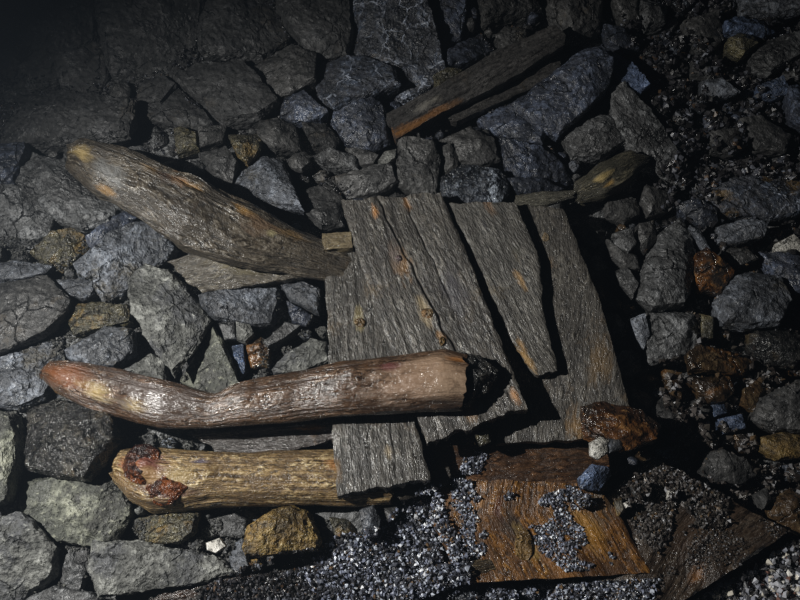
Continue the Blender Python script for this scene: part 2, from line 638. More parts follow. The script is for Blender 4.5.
paint(a_, 'grey_board_left', (.032, .029, .025), (.082, .074, .062), (.175, .168, .155), (.070, .052, .032),
      [(360, 322, .013, (.26, .21, .09)), (336, 470, .012, (.16, .09, .03)), (390, 455, .010, (.22, .17, .10))], stain_amt=.4, coat=.25, grain=.5, gscale=45, r0=.25)
b_ = plank([(341, 200, .105), (372, 300, .108), (400, 372, .112), (427, 443, .118)], [(441, 193, .105), (470, 262, .112), (497, 332, .118), (527, 407, .135)], .030, BASE,
           'wide grey board with a long crack, an ochre stain and a pale knot', seed=11, nu=100, jag=.007, warp=.0018, cup=.002,
           split=[(.36, .58, 0.0, .74, .009), (.62, .70, .02, .5, .005)])
paint(b_, 'grey_board_cracked', (.034, .030, .026), (.094, .085, .071), (.185, .172, .15), (.105, .078, .046),
      [(402, 262, .024, OC), (398, 258, .009, (.45, .35, .3)), (425, 312, .017, TAN), (430, 322, .011, (.30, .24, .16)), (442, 340, .009, OC),
       (375, 212, .010, (.3, .13, .03)), (408, 205, .011, (.2, .09, .02)), (515, 395, .010, (.4, .2, .08)), (470, 412, .016, OC), (395, 250, .030, (.04, .036, .034)),
       (455, 292, .03, (.045, .042, .048)), (482, 352, .01, (.08, .07, .06))], stain_amt=.35, coat=.2, grain=.5, gscale=45, r0=.3)
c_ = plank([(449, 203, .098), (490, 290, .100), (515, 345, .100), (536, 376, .098)], [(515, 202, .100), (540, 258, .102), (543, 310, .103), (558, 370, .100)], .018, BASE,
           'middle grey board with a small round tan knot and a chipped right edge', seed=17, nu=24, jag=.007, warp=.0012)
paint(c_, 'grey_board_middle', (.046, .042, .036), (.118, .110, .095), (.19, .18, .16), (.10, .082, .055),
      [(523, 283, .011, (.36, .22, .09)), (486, 228, .008, (.04, .038, .04)), (492, 207, .014, (.14, .08, .04)), (528, 362, .016, (.30, .18, .06)), (512, 352, .010, (.25, .14, .04)),
       (518, 250, .012, (.045, .042, .03))], stain_amt=.35, coat=.12, grain=.4, gscale=45)

# dark batten end sticking out under the boards
plank([(392, 480, .06), (425, 473, .06), (447, 466, .06)], [(396, 500, .06), (430, 493, .06), (450, 483, .06)], .05, BASE,
      'short dark batten end poking out under the end of the leftmost grey board', name='batten', cat='wood', seed=21, jag=.008, warp=.003)
paint(COL.objects[-1] if False else bpy.data.objects['batten'], 'dark_batten', (.018, .015, .012), (.045, .038, .03), (.08, .07, .06), (.05, .03, .015), r0=.25, r1=.5)

# brown boards of the lower layer
e_ = plank([(436, 446, .022), (520, 442, .022), (606, 436, .022)], [(438, 492, .03), (520, 494, .03), (610, 492, .028)], .03, BASE,
           'reddish brown horizontal board behind the orange board, below the grey boards', seed=23, nu=20, jag=.004, warp=.003)
paint(e_, 'red_brown_board', (.030, .015, .008), (.095, .048, .022), (.16, .085, .045), (.06, .035, .02), [(585, 452, .02, (.02, .014, .01))], r0=.2, r1=.5, gscale=90, grain=1.2)
f_ = plank([(436, 478, .045), (430, 515, .05), (463, 583, .06)], [(596, 484, .05), (622, 518, .055), (650, 573, .06)], .024, BASE,
           'orange brown wet board strewn with bright crushed ore, bottom centre', seed=27, nu=44, jag=.003, warp=.003)
paint(f_, 'orange_board', (.050, .022, .007), (.21, .090, .018), (.28, .14, .032), (.060, .036, .018),
      [(520, 535, .028, (.035, .024, .016)), (532, 548, .018, (.34, .22, .06)), (592, 530, .03, (.32, .16, .025)), (600, 500, .03, (.07, .05, .03)),
       (500, 508, .012, (.08, .025, .012)), (560, 565, .03, (.22, .095, .02))], stain_amt=.25, r0=.25, r1=.55, grain=1.0, gscale=70)
g_ = plank([(655, 459, .05), (604, 498, .035), (545, 606, .025)], [(789, 531, .07), (728, 573, .07), (650, 622, .06)], .045, BASE,
           'large dark brown board under dirt, bottom right, pointing to the right', seed=31, nu=44, jag=.004, warp=.006)
paint(g_, 'dark_brown_board', (.022, .014, .009), (.062, .042, .026), (.085, .07, .055), (.06, .042, .028),
      [(698, 578, .016, (.16, .07, .02)), (662, 470, .02, (.16, .11, .04)), (700, 530, .05, (.05, .030, .018))], r0=.2, r1=.5, gscale=40, grain=1.2)
h_ = plank([(150, 590, .02), (290, 570, .02), (400, 556, .02)], [(150, 640, .02), (290, 640, .02), (430, 640, .02)], .03, BASE,
           'dark brown wet board under fine gravel along the bottom edge', seed=33, nu=30, jag=.004, warp=.003)
paint(h_, 'wet_dark_board', (.020, .012, .008), (.055, .030, .018), (.10, .06, .035), (.07, .03, .012), r0=.15, r1=.45)
j_ = plank([(190, 434, .03), (262, 428, .035), (335, 422, .04)], [(232, 462, .03), (285, 452, .035), (333, 440, .04)], .02, BASE,
           'flat wet wood fragment between the two lower logs', name='wood_fragment', cat='wood', seed=35, nu=16, jag=.01, warp=.003)
paint(j_, 'wet_fragment', (.04, .034, .030), (.10, .09, .085), (.20, .19, .19), (.15, .08, .03), [(312, 430, .014, (.28, .13, .03))], r0=.12, r1=.4, stain_amt=.3)

# logs
l1 = log([(72, 146, .13), (84, 140, .135), (130, 152, .135), (200, 182, .12), (250, 208, .105), (305, 232, .07), (356, 256, .045)],
         [(69, 172, .13), (94, 193, .135), (140, 218, .13), (180, 248, .12), (230, 266, .10), (285, 274, .07), (352, 284, .045)], BASE,
         'long weathered log with ochre streaks slanting down from the upper left', seed=3, flat=.52, pw=2.8, rough=.08, endpull=(.12, .1), jag=.012, ridge=.12,
         knots=((90, 150, .17, .03, .006), (150, 190, .17, .04, -.006)))
paint(l1, 'weathered_log', (.028, .022, .015), (.075, .060, .041), (.17, .15, .12), (.055, .036, .018),
      [(82, 152, .016, (.30, .22, .09)), (108, 192, .014, (.24, .14, .05)), (152, 172, .013, (.15, .095, .04)), (180, 182, .016, (.17, .08, .025)), (195, 189, .013, (.20, .11, .03)),
       (245, 212, .014, (.24, .13, .03)), (165, 178, .012, (.03, .015, .008)), (292, 236, .02, (.13, .08, .03)), (262, 228, .02, (.10, .06, .03)), (270, 238, .006, (.3, .26, .14)),
       (112, 176, .022, (.17, .17, .165))], stain_amt=.35, r0=.32, r1=.65, gscale=90, grain=1.3)
l1b = plank([(166, 262, .06), (215, 246, .07), (290, 250, .065), (352, 250, .06)], [(200, 293, .045), (240, 287, .055), (295, 277, .06), (350, 268, .06)], .045, BASE,
            'thick weathered slab of wood tucked under the long upper log', name='wood_slab', cat='wood', seed=39, nu=22, jag=.012, warp=.005)
paint(l1b, 'weathered_slab', (.048, .040, .030), (.105, .092, .070), (.17, .15, .11), (.085, .065, .04),
      [(240, 265, .03, (.13, .11, .06)), (312, 268, .015, (.20, .13, .05))], r0=.35, r1=.7, grain=1.2, gscale=60)
st = plank([(322, 233, .092), (350, 231, .092)], [(324, 249, .092), (352, 247, .092)], .03, BASE,
           'stubby pale tan wood block between the upper log and the cracked board', name='wood_block', cat='wood', seed=41, nu=10, jag=.003, warp=.001)
paint(st, 'tan_block', (.10, .075, .04), (.20, .16, .09), (.28, .23, .14), (.16, .09, .04))

l2 = log([(43, 368, .045), (52, 361, .05), (80, 362, .055), (115, 368, .07), (160, 379, .10), (215, 394, .10), (250, 381, .11), (300, 371, .115), (345, 362, .132), (400, 357, .142), (445, 351, .151), (466, 356, .153)],
         [(42, 378, .045), (56, 393, .05), (85, 407, .055), (115, 417, .07), (160, 428, .10), (210, 429, .10), (255, 424, .11), (300, 420, .115), (345, 416, .132), (400, 413, .142), (440, 412, .151), (462, 411, .153)], BASE,
         'wet reddish brown log with a charred broken end lying over the grey boards', seed=8, flat=.6, rough=.045, jag=.014, ridge=.05, endpull=(.5, .05), seg=48,
         knots=((235, 392, .14, .05, .008), (352, 372, .17, .03, .006), (130, 400, .1, .04, .004)))
paint(l2, 'wet_log', (.034, .019, .011), (.095, .052, .028), (.19, .13, .09), (.080, .040, .018),
      [(66, 375, .045, (.15, .050, .014)), (52, 388, .022, (.11, .060, .02)), (98, 394, .024, (.34, .25, .10)), (86, 389, .010, (.15, .08, .03)), (135, 405, .016, (.34, .24, .08)), (122, 380, .05, (.045, .032, .026)), (170, 400, .05, (.05, .036, .028)),
       (160, 395, .04, (.07, .052, .044)), (435, 372, .045, (.30, .20, .13)), (452, 388, .03, (.27, .19, .13)), (405, 385, .04, (.24, .16, .11)), (460, 362, .012, (.30, .12, .03)),
       (390, 366, .012, (.10, .03, .03)), (445, 408, .03, (.02, .015, .012))],
      stain_amt=.4, r0=.15, r1=.4, gscale=90, grain=1.0, fine=.6, coat=.35)
bm, _s = rock_bm([uv_of(at(x, y, .14))[:2] for x, y in ((461, 352), (478, 356), (488, 368), (500, 372), (490, 382), (490, 392), (474, 398), (466, 410), (459, 408), (457, 380))], .148, .03, .018, 77, L=.005, tilt=(0, 0), rough=1.6, n_in=8)
ch = finish('charred_core', bm, ROCK['wet'], parent=l2, angle=.5)
ch['label'] = 'black charred crumbling core at the broken end'

l3 = log([(116, 455, .03), (124, 449, .032), (160, 448, .035), (210, 451, .035), (250, 453, .035), (300, 452, .035), (350, 450, .035), (390, 450, .035)],
         [(117, 484, .03), (132, 502, .032), (152, 512, .035), (185, 511, .035), (220, 506, .035), (300, 506, .035), (352, 507, .035), (390, 505, .035)], BASE,
         'thick tan coarse-grained log with rusty red knots at its left end', seed=14, flat=.85, rough=.035, jag=.008, ridge=.06, seg=48,
         knots=((140, 467, .09, .035, .012), (166, 494, .08, .03, .012), (143, 484, .09, .015, -.014)))
paint(l3, 'tan_log', (.085, .050, .020), (.31, .205, .085), (.50, .40, .23), (.27, .15, .035),
      [(133, 464, .022, (.30, .075, .015)), (147, 465, .026, (.10, .028, .022)), (167, 494, .026, (.075, .030, .025)), (122, 480, .02, (.16, .09, .03)), (140, 481, .010, (.01, .008, .006)),
       (202, 463, .010, (.06, .05, .08)), (338, 466, .014, (.28, .12, .03)), (180, 480, .02, (.30, .22, .10)), (150, 478, .012, (.22, .13, .05))],
      stain_amt=.2, r0=.3, r1=.6, gscale=150, grain=1.6)

# upper timbers
k1 = plank([(386, 113, .07), (440, 84, .075), (505, 46, .08), (556, 24, .08)], [(397, 138, .06), (440, 113, .065), (505, 82, .07), (567, 43, .07)], .035, BASE,
           'long grey brown beam with an orange lower edge, upper centre', name='beam', cat='beam', seed=51, nu=50, jag=.008, warp=.003, split=[(.70, .74, .0, .9, .004)])
paint(k1, 'upper_beam', (.030, .028, .026), (.062, .058, .055), (.10, .095, .09), (.055, .045, .035),
      [(399, 133, .018, (.17, .075, .018)), (408, 129, .016, (.17, .075, .018)), (417, 124, .016, (.16, .07, .018)), (426, 119, .016, (.16, .07, .018)), (435, 114, .015, (.15, .065, .018)), (444, 109, .014, (.13, .06, .018)), (454, 104, .014, (.10, .05, .018)), (425, 106, .012, (.16, .15, .13)), (436, 100, .01, (.15, .14, .12))], gscale=60)
k2 = plank([(430, 112, .035), (500, 80, .04), (560, 60, .04)], [(456, 121, .03), (510, 98, .03), (563, 74, .03)], .03, BASE,
           'narrow grey board tucked under the upper beam', name='board', cat='board', seed=53, nu=14, jag=.006, warp=.002)
paint(k2, 'upper_board', (.028, .026, .024), (.058, .054, .050), (.09, .085, .08), (.07, .05, .025), gscale=60)
w1 = log([(516, 196, .06), (540, 193, .062), (574, 190, .06)], [(518, 209, .06), (545, 207, .062), (574, 198, .06)], BASE,
         'pale splintered stick lying across the tops of the boards', name='stick', cat='stick', seed=55, flat=.7, rough=.12, jag=.012, seg=20)
paint(w1, 'splintered_stick', (.07, .065, .05), (.16, .15, .115), (.27, .25, .19), (.10, .09, .06), r0=.3)
w2 = log([(578, 182, .05), (602, 162, .055), (628, 152, .05), (646, 156, .045)], [(580, 204, .05), (604, 200, .055), (626, 186, .05), (648, 163, .045)], BASE,
         'broken olive brown wood stump with yellow splinters, right of the stick', name='wood_stump', cat='wood', seed=57, flat=.7, rough=.14, jag=.014, seg=26)
paint(w2, 'splintered_stump', (.035, .032, .022), (.085, .078, .055), (.17, .15, .10), (.10, .075, .03), [(606, 180, .012, (.4, .3, .12)), (612, 186, .008, (.32, .2, .06))], r0=.3)
w3 = log([(403, 582, .04), (432, 566, .045), (470, 558, .045), (500, 556, .04)], [(405, 604, .04), (440, 592, .045), (475, 582, .045), (503, 572, .04)], BASE,
         'small ochre streaked branch stub in the gravel at the bottom centre', name='branch_stub', cat='wood', seed=59, flat=.75, rough=.1, jag=.012, seg=24)
paint(w3, 'ochre_stub', (.03, .022, .014), (.09, .065, .035), (.18, .14, .08), (.12, .07, .02), [(428, 585, .012, (.45, .28, .06)), (412, 590, .012, (.28, .17, .05))], r0=.2, r1=.5)


# knots and nails that stand proud of the wood
KNOTM = {
    'rust': rock_mat('rusty_knot', (.020, .009, .007), (.075, .026, .014), (.15, .055, .028), (.14, .040, .010), .35, .12, .35),
    'tan':  rock_mat('tan_knot', (.14, .10, .05), (.26, .19, .11), (.36, .28, .17), (.18, .09, .03), .3, .3, .6),
    'ochre': rock_mat('ochre_knot', (.10, .06, .02), (.22, .13, .04), (.32, .22, .09), None, 0, .25, .5),
    'iron': rock_mat('rusted_iron', (.10, .07, .07), (.20, .15, .15), (.34, .28, .28), None, 0, .2, .45),
}


def lump(parent, name, px, py, h, rx, ry, up, mat, label):
    """a small raised piece set in the surface of its wood; h is the height of that surface"""
    rr = random.Random(px * 3 + py)
    u, v, w = uv_of(at(px, py, h))
    pts = []
    for i in range(10):
        a = 6.283 * i / 10
        q = rr.uniform(.85, 1.12)
        pts.append((u + math.cos(a) * rx * q, v + math.sin(a) * ry * q))
    bm, s_ = rock_bm(pts, h - up * .3, .012, up, int(px), L=.004, tilt=(0, 0), rough=.6)
    o = finish(name, bm, KNOTM[mat], parent=parent, angle=.9)
    o['label'] = label


lump(l3, 'knot', 140, 465, .078, .042, .042, .016, 'rust', 'rusty red knot at the tip')
lump(l3, 'knot', 167, 488, .078, .044, .034, .016, 'rust', 'dark red knot on the lower side')
lump(b_, 'knot', 427, 313, .113, .014, .013, .0016, 'tan', 'pale knot')
lump(b_, 'nail', 399, 258, .111, .007, .007, .004, 'iron', 'rusted nail head in an ochre stain')
lump(b_, 'knot', 442, 341, .117, .006, .010, .0016, 'ochre', 'small orange knot')
lump(c_, 'knot', 523, 283, .096, .011, .012, .0016, 'tan', 'round tan knot')
lump(a_, 'knot', 360, 322, .073, .012, .012, .0016, 'ochre', 'dull yellow knot')
lump(d_, 'knot', 546, 237, .080, .008, .011, .002, 'tan', 'small grey brown knot')
lump(f_, 'knot', 524, 545, .060, .020, .030, .003, 'ochre', 'long yellow knot')
lump(l2, 'knot', 352, 374, .160, .022, .014, .004, 'iron', 'wet grey knot')

# ================================================================== stones
# outline in the photograph, rim height, thickness, bulge, stone kind, description
ROCKS = [
 ((-30,-30,95,-25,100,40,55,58,50,82,-30,84), .02,.12,.03,'slab','vast smooth dark slab filling the top left corner'),
 ((98,-30,208,-30,198,40,172,74,109,74,104,46), .03,.12,.03,'slab','big dark slab on the top edge, right of the corner slab'),
 ((53,56,104,48,107,75,96,96,60,84), .01,.1,.015,'slab','square dark block boxed in by cracks, upper left'),
 ((135,80,146,83,164,76,176,86,162,106,139,103), .01,.1,.012,'slab','small dark stone beside a black forked crack, upper left'),
 ((175,75,194,60,243,60,262,82,278,102,258,118,225,122,203,97), .03,.12,.015,'slab','dark slab with a black crack along its lower left edge'),
 ((140,106,172,84,201,104,214,122,205,129,188,125,172,127,140,122), .01,.1,.01,'slab','dark block just under the forked crack'),
 ((-30,87,50,86,60,88,96,99,136,108,133,146,80,138,25,148,-30,142), .02,.12,.02,'slab','broad dark shelf of rock behind the tip of the long log'),
 ((-30,140,25,144,31,152,17,186,-30,192), .03,.12,.02,'navy','blue grey rock on the left edge beside the log tip'),
 ((33,152,68,160,98,192,125,206,110,222,84,231,60,222,42,195,21,187), .03,.12,.025,'grey','smooth grey boulder left of the long log'),
 ((174,128,182,126,197,133,198,148,176,152), .03,.07,.008,'olive','small tan grey stone above the long log, leftmost of three'),
 ((199,129,225,124,222,140,201,147), .03,.07,.008,'dark','small flat dark stone above the long log, middle of three'),
 ((229,136,262,132,258,150,247,162,237,155), .035,.07,.008,'olive','olive triangular stone above the long log, rightmost of three'),
 ((199,152,228,150,238,166,232,184,212,178), .015,.08,.02,'dark','dark stone in the shade behind the long log'),
 ((232,186,240,168,262,152,280,158,303,214,280,208), .03,.1,.012,'blue','pale blue grey stone by the black crack behind the long log'),
 ((216,-30,272,-30,288,35,262,57,240,55,205,56,200,35), .02,.12,.02,'slab','dark slab on the top edge, third from the left'),
 ((276,-30,350,-30,352,30,345,50,310,54,294,34,277,8), .03,.12,.02,'slab','dark slab on the top edge above the jagged crack'),
 ((250,61,265,58,292,42,315,57,316,85,300,92,279,99,263,80), .025,.1,.012,'dark','dark stone under the jagged crack, left of the white veins'),
 ((281,98,304,91,328,115,320,120,295,122,280,113), .03,.08,.008,'navy','dark blue triangular stone under the veined rock'),
 ((261,122,280,118,296,124,300,148,275,150,258,136), .02,.08,.012,'dark','dark stone left of the long black gap'),
 ((302,123,325,121,340,138,335,148,314,148), .02,.08,.01,'dark','small dark stone below the blue triangle'),
 ((318,56,350,50,368,52,392,70,398,88,375,95,352,90,336,108,318,92), .04,.12,.012,'vein','rock with white veins and an ochre blotch, top centre'),
 ((354,-30,400,-30,430,18,430,55,446,72,434,84,402,98,398,82,372,50,355,45), .03,.12,.015,'vein','veined blue grey rock on the top edge behind the beam'),
 ((340,96,365,93,384,108,388,140,370,150,345,140,331,118), .03,.1,.015,'navy','dark blue rock at the left end of the beam'),
 ((432,-30,470,-30,462,35,442,52,432,40), .02,.1,.015,'navy','dark blue rock on the top edge above the beam'),
 ((448,52,482,28,494,46,470,62,449,68), .02,.1,.01,'navy','small dark blue block just above the beam'),
 ((434,75,448,68,462,70,455,80,435,90), .045,.06,.006,'olive','small olive stone against the upper side of the beam'),
 ((474,-30,520,-30,545,5,505,16,484,24), .02,.1,.02,'dark','dark rock on the top edge above the middle of the beam'),
 ((552,-30,605,-30,600,25,576,37,562,30,548,8), .04,.1,.02,'dark','rough dark rock on the top edge at the right end of the beam'),
 ((513,98,545,80,578,54,600,50,611,68,606,90,586,110,560,131,536,118), .06,.12,.02,'navy','large blue tinged boulder below the right end of the beam'),
 ((480,114,500,104,515,105,530,122,545,134,540,145,506,138,490,126), .02,.08,.012,'navy','dark blue stone between the beam and the large boulder'),
 ((601,48,612,47,632,62,648,88,640,92,618,82), .05,.08,.006,'deep','vivid blue leaf shaped stone, upper right'),
 ((610,94,622,88,650,112,690,165,686,180,660,170,640,150,622,140,612,112), .04,.1,.01,'grey','long pale grey slab slanting below the vivid blue stone'),
 ((565,137,588,115,608,116,624,144,600,155,575,152), .03,.09,.015,'grey','grey blue rock below the large boulder'),
 ((500,142,540,149,560,158,574,178,540,183,510,180), .02,.09,.015,'navy','dark rock behind the pale splintered stick'),
 ((440,137,470,128,492,140,498,160,480,168,452,158), .02,.09,.015,'dark','dark rock above the sparkling ore lump'),
 ((442,180,460,168,500,170,508,184,505,200,470,202,444,203), .06,.1,.01,'ore','sparkling ore lump resting at the top of the middle board'),
 ((505,182,540,178,566,186,556,191,520,195), .03,.07,.006,'navy','thin dark blue stone behind the splintered stick'),
 ((399,140,432,145,440,160,436,190,418,192,396,180), .03,.09,.012,'dark','dark upright stone above the cracked board'),
 ((441,148,450,145,460,160,455,170,443,176), .02,.08,.008,'dark','narrow dark stone above the ore lump'),
 ((378,160,385,152,396,150,395,158,385,165), .04,.05,.004,'pale','pale oval pebble above the cracked board'),
 ((315,158,330,149,355,155,358,168,334,164), .03,.07,.006,'grey','thin grey stone with a bright rim above the wood block'),
 ((332,174,370,168,390,168,398,184,380,192,345,197), .02,.08,.012,'dark','dark stone touching the top of the cracked board'),
 ((305,192,330,174,343,198,344,226,322,230,308,216), .02,.08,.012,'dark','dark stone right of the long black gap'),
 ((346,146,366,150,378,158,374,166,358,166), .02,.08,.008,'dark','small dark stone below the left end of the beam'),
 ((640,-5,668,3,665,22,648,25,640,12), .04,.08,.01,'grey','grey rounded stone near the top edge, upper right'),
 ((612,2,635,2,642,22,626,26), .03,.08,.01,'dark','dark stone just left of the grey rounded stone'),
 ((604,27,624,26,640,44,622,48,605,42), .03,.07,.01,'navy','rough speckled stone above the vivid blue stone'),
 ((684,22,715,15,722,42,705,54,690,42), .02,.08,.015,'dark','dark stone left of the blue rocks, top right'),
 ((724,24,740,14,768,19,778,30,762,37,745,30,726,33), .04,.08,.01,'deep','blue rock just above the round ochre stone'),
 ((742,-20,820,-20,805,10,770,13,748,8), .05,.1,.01,'blue','pale blue rock in the top right corner'),
 ((728,40,742,30,756,35,758,46,742,56,728,48), .05,.07,.014,'olive','round ochre stone, top right'),
 ((752,54,767,40,805,28,805,55,785,60,772,70,757,64), .04,.09,.012,'grey','brownish grey rock right of the round ochre stone'),
 ((758,85,780,80,790,93,775,98,760,95), .03,.07,.008,'deep','small blue stone under the brownish grey rock'),
 ((790,85,815,76,815,130,792,116), .05,.1,.01,'navy','dark slab cut by the right edge, upper right'),
 ((742,118,760,115,790,135,785,150,760,145), .04,.07,.006,'dark','flat dark stone above a black gap near the right edge'),
 ((701,82,720,80,738,94,715,98,703,92), .03,.06,.006,'blue','pale veined stone in the upper right debris'),
 ((710,131,738,128,748,144,735,153,713,150), .02,.07,.01,'dark','dark stone among the debris above the big dark mound'),
 ((692,60,718,58,728,74,710,80,692,75), .015,.07,.01,'dark','dark stone in the debris under the top right rocks'),
 ((700,168,740,160,812,165,812,214,768,220,722,213,697,196), .02,.1,.02,'vein','large dark mound with an ochre blotch by the right edge'),
 ((720,224,740,220,765,223,762,238,740,243,722,240), .05,.08,.008,'blue','bright blue faced block below the dark mound'),
 ((778,243,792,236,808,246,806,252,785,250), .04,.06,.006,'white','small white stone on the right edge'),
 ((605,197,625,189,637,200,640,214,625,221,608,215), .02,.08,.012,'dark','dark stone right of the top of the widest board'),
 ((645,187,672,193,668,209,650,213,641,201), .03,.08,.01,'dark','dark brown stone under the long pale slab'),
 ((614,233,630,230,636,244,628,252,615,245), .04,.06,.006,'grey','small lilac grey oval stone right of the boards'),
 ((637,226,652,223,657,240,646,251,636,246), .03,.06,.012,'dark','dark rounded stone right of the lilac oval stone'),
 ((607,241,616,248,636,257,640,268,625,268,612,258), .025,.07,.01,'dark','dark brown stone under the lilac oval stone'),
 ((615,270,628,266,637,285,632,298,620,285), .03,.07,.008,'grey','pointed grey stone at the edge of the board shadow'),
 ((645,265,660,234,680,219,690,236,697,262,690,290,680,308,650,310,638,298), .04,.12,.025,'grey','big rough grey rock right of the staging'),
 ((695,256,705,250,715,262,735,271,722,290,702,288,694,273), .06,.08,.012,'rust','wet rust brown stone between two big grey rocks'),
 ((689,228,700,232,712,248,704,248), .05,.05,.004,'blue','thin pale flake above the wet rust brown stone'),
 ((718,300,736,274,755,270,778,280,785,304,775,325,746,328,725,322), .05,.12,.03,'blue','big blue grey boulder near the right edge'),
 ((762,250,785,252,812,260,812,300,787,292,776,270), .04,.1,.015,'navy','blue grey rock on the right edge behind the big boulder'),
 ((722,246,745,250,755,260,738,268,724,260), .03,.07,.01,'dark','small dark rubble stone below the bright blue block'),
 ((676,204,696,202,715,210,718,222,705,227,692,222), .03,.07,.012,'navy','dark stone above the thin pale flake'),
 ((632,319,644,315,650,335,645,347,638,340), .04,.08,.005,'blue','pale blue block at the edge of the board shadow'),
 ((648,314,695,314,700,340,688,358,652,362,647,345), .03,.1,.012,'grey','ribbed grey block below the big rough rock'),
 ((686,355,700,346,740,352,756,360,745,373,730,373,690,371), .05,.08,.006,'brown','upper one of two flat brown slabs, right of the shadow'),
 ((688,377,730,375,735,390,725,402,708,403), .04,.07,.008,'brown','lower one of two flat brown slabs, right of the shadow'),
 ((753,332,790,328,812,345,792,366,766,362,752,345), .03,.09,.02,'wet','black rough rock near the right edge'),
 ((764,396,812,376,812,432,776,429,756,418), .05,.09,.012,'dark','dark slab on the right edge above the yellow stone'),
 ((743,390,758,380,772,390,755,410,742,404), .03,.07,.01,'brown','brown speckled stone left of the dark slab'),
 ((765,437,785,431,812,436,810,456,778,459,764,450), .045,.07,.01,'ochre','yellow ochre stone on the right edge'),
 ((701,314,713,318,712,338,703,340), .035,.06,.006,'olive','small tan stone between the grey block and the blue boulder'),
 ((663,371,680,374,682,400,669,390), .02,.06,.01,'brown','narrow brown stone on the edge of the big shadow'),
 ((712,405,725,403,728,412,716,416), .03,.05,.005,'deep','tiny blue stone below the lower brown slab'),
 ((719,419,740,415,744,428,725,433), .03,.06,.006,'deep','small blue stone left of the yellow stone'),
 ((688,405,700,398,710,410,700,420,688,418), .02,.06,.01,'dark','small dark stone below the brown slabs'),
 ((703,470,708,453,722,450,745,460,756,476,738,484,715,482), .03,.08,.015,'dark','dark round shouldered rock above the tip of the dirty board'),
 ((771,502,790,490,812,498,812,540,786,530,772,516), .04,.08,.014,'brown','brown rock on the right edge beside the tip of the dirty board'),
 ((756,494,767,488,772,500,763,508), .05,.05,.008,'dark','small upright stone beside the brown right edge rock'),
 ((583,408,600,402,640,411,659,425,655,440,630,449,606,448,585,438), .115,.035,.02,'rust','wet rust brown stone sitting on the corner of the widest board'),
 ((-30,188,18,189,35,196,53,215,48,234,28,240,-30,238), .02,.1,.015,'grey','banded grey rock on the left edge'),
 ((-30,264,15,260,50,266,44,274,22,280,-30,279), .03,.06,.006,'blue','thin pale slab on the left edge'),
 ((32,254,55,235,75,231,86,236,87,247,75,258,60,269,42,262), .02,.08,.012,'olive','olive ochre broken rock below the smooth grey boulder'),
 ((57,280,75,278,92,282,94,294,82,300,70,295), .035,.07,.006,'blue','small pale grey stone left of the big speckled slab'),
 ((-30,284,25,282,45,274,55,286,70,301,67,312,48,332,-30,366), .04,.1,.02,'dark','large dark rock on the left edge above the wet log'),
 ((97,288,95,256,110,236,140,221,160,224,172,246,162,258,145,261,130,276,122,294,105,300), .03,.1,.012,'blue','big blue grey slab with pale patches below the long log'),
 ((74,264,91,250,94,268,92,280,78,276), .02,.08,.006,'blue','small blue grey stone left of the big pale slab'),
 ((88,237,108,226,124,211,138,215,120,231,98,250,91,246), .03,.08,.01,'navy','blue shaded rock under the tip of the long log'),
 ((128,280,144,263,168,269,180,280,208,318,195,345,175,375,165,358,149,338,134,314), .065,.05,.010,'pale','pale diamond shaped slab standing proud of the left rubble'),
 ((68,352,93,338,105,326,129,328,132,350,115,367,90,365,70,360), .05,.09,.012,'blue','pale blue crusted rock above the rusty tip of the wet log'),
 ((71,306,100,301,126,306,130,322,106,323,76,334,68,320), .03,.09,.012,'olive','brown crusted rock above the pale blue crusted rock'),
 ((-30,372,45,339,64,334,63,362,48,372,40,385,45,398,20,408,-30,404), .02,.1,.015,'blue','large blue grey rock left of the rusty tip of the wet log'),
 ((122,370,152,354,165,361,167,384,145,380), .04,.08,.010,'pale','pale triangular stone under the diamond shaped slab'),
 ((178,378,200,347,214,328,224,345,228,373,240,386,215,400,195,388), .03,.08,.008,'moss','pale olive slab right of the diamond shaped slab'),
 ((201,296,230,289,276,286,277,299,270,323,254,325,240,319,215,319,205,308), .04,.09,.010,'blue','bright blue grey rock right under the slab of wood'),
 ((218,323,234,321,236,338,225,340), .035,.06,.005,'grey','left one of two little stones below the bright blue grey rock'),
 ((236,321,250,323,253,333,245,341,237,339), .035,.06,.005,'pale','right one of two little stones below the bright blue grey rock'),
 ((228,346,243,344,246,370,240,379,229,362), .02,.07,.004,'deep','small blue flat stone behind the middle of the wet log'),
 ((272,368,285,354,310,339,326,344,328,362,300,373,275,374), .035,.08,.012,'pale','pale grey triangular rock by the leftmost grey board'),
 ((278,282,300,279,320,290,318,313,303,306,290,299), .03,.08,.008,'blue','blue grey flat stone in the nook below the slab of wood'),
 ((287,302,300,308,313,316,306,326,292,322), .02,.07,.006,'navy','dark blue stone beside the leftmost grey board'),
 ((264,342,284,322,300,326,286,338,268,347), .03,.06,.006,'grey','narrow slanting stone above the pale grey triangle'),
 ((245,346,262,338,270,350,268,366,250,368), .01,.07,.008,'brown','dark brown stone behind the wet log'),
 ((-30,404,8,412,16,450,10,500,-30,514), .07,.12,.014,'moss','pale olive rock cut by the left edge'),
 ((26,410,55,399,95,408,116,420,120,440,107,464,90,481,60,475,26,468,22,440), .045,.10,.045,'wet','rounded glistening black boulder below the wet log'),
 ((10,418,20,414,22,440,24,466,17,472), .0,.07,.004,'pale','thin pale stone between the black boulder and the left edge'),
 ((25,481,60,476,90,484,118,477,128,514,115,537,95,545,60,540,35,530,22,506), .03,.1,.010,'moss','large lichen pale rock below the black boulder'),
 ((-30,528,25,515,40,530,56,548,52,574,30,588,10,600,-30,640), .045,.1,.015,'pale','dusty grey rock in the bottom left corner'),
 ((57,546,90,549,91,568,80,590,60,584), .015,.09,.012,'grey','grey crumbled stone between two dusty rocks, bottom left'),
 ((94,540,128,540,175,550,212,556,228,572,200,582,140,592,100,598,93,570), .035,.09,.012,'pale','long dusty grey slab at the bottom, left of the dark board'),
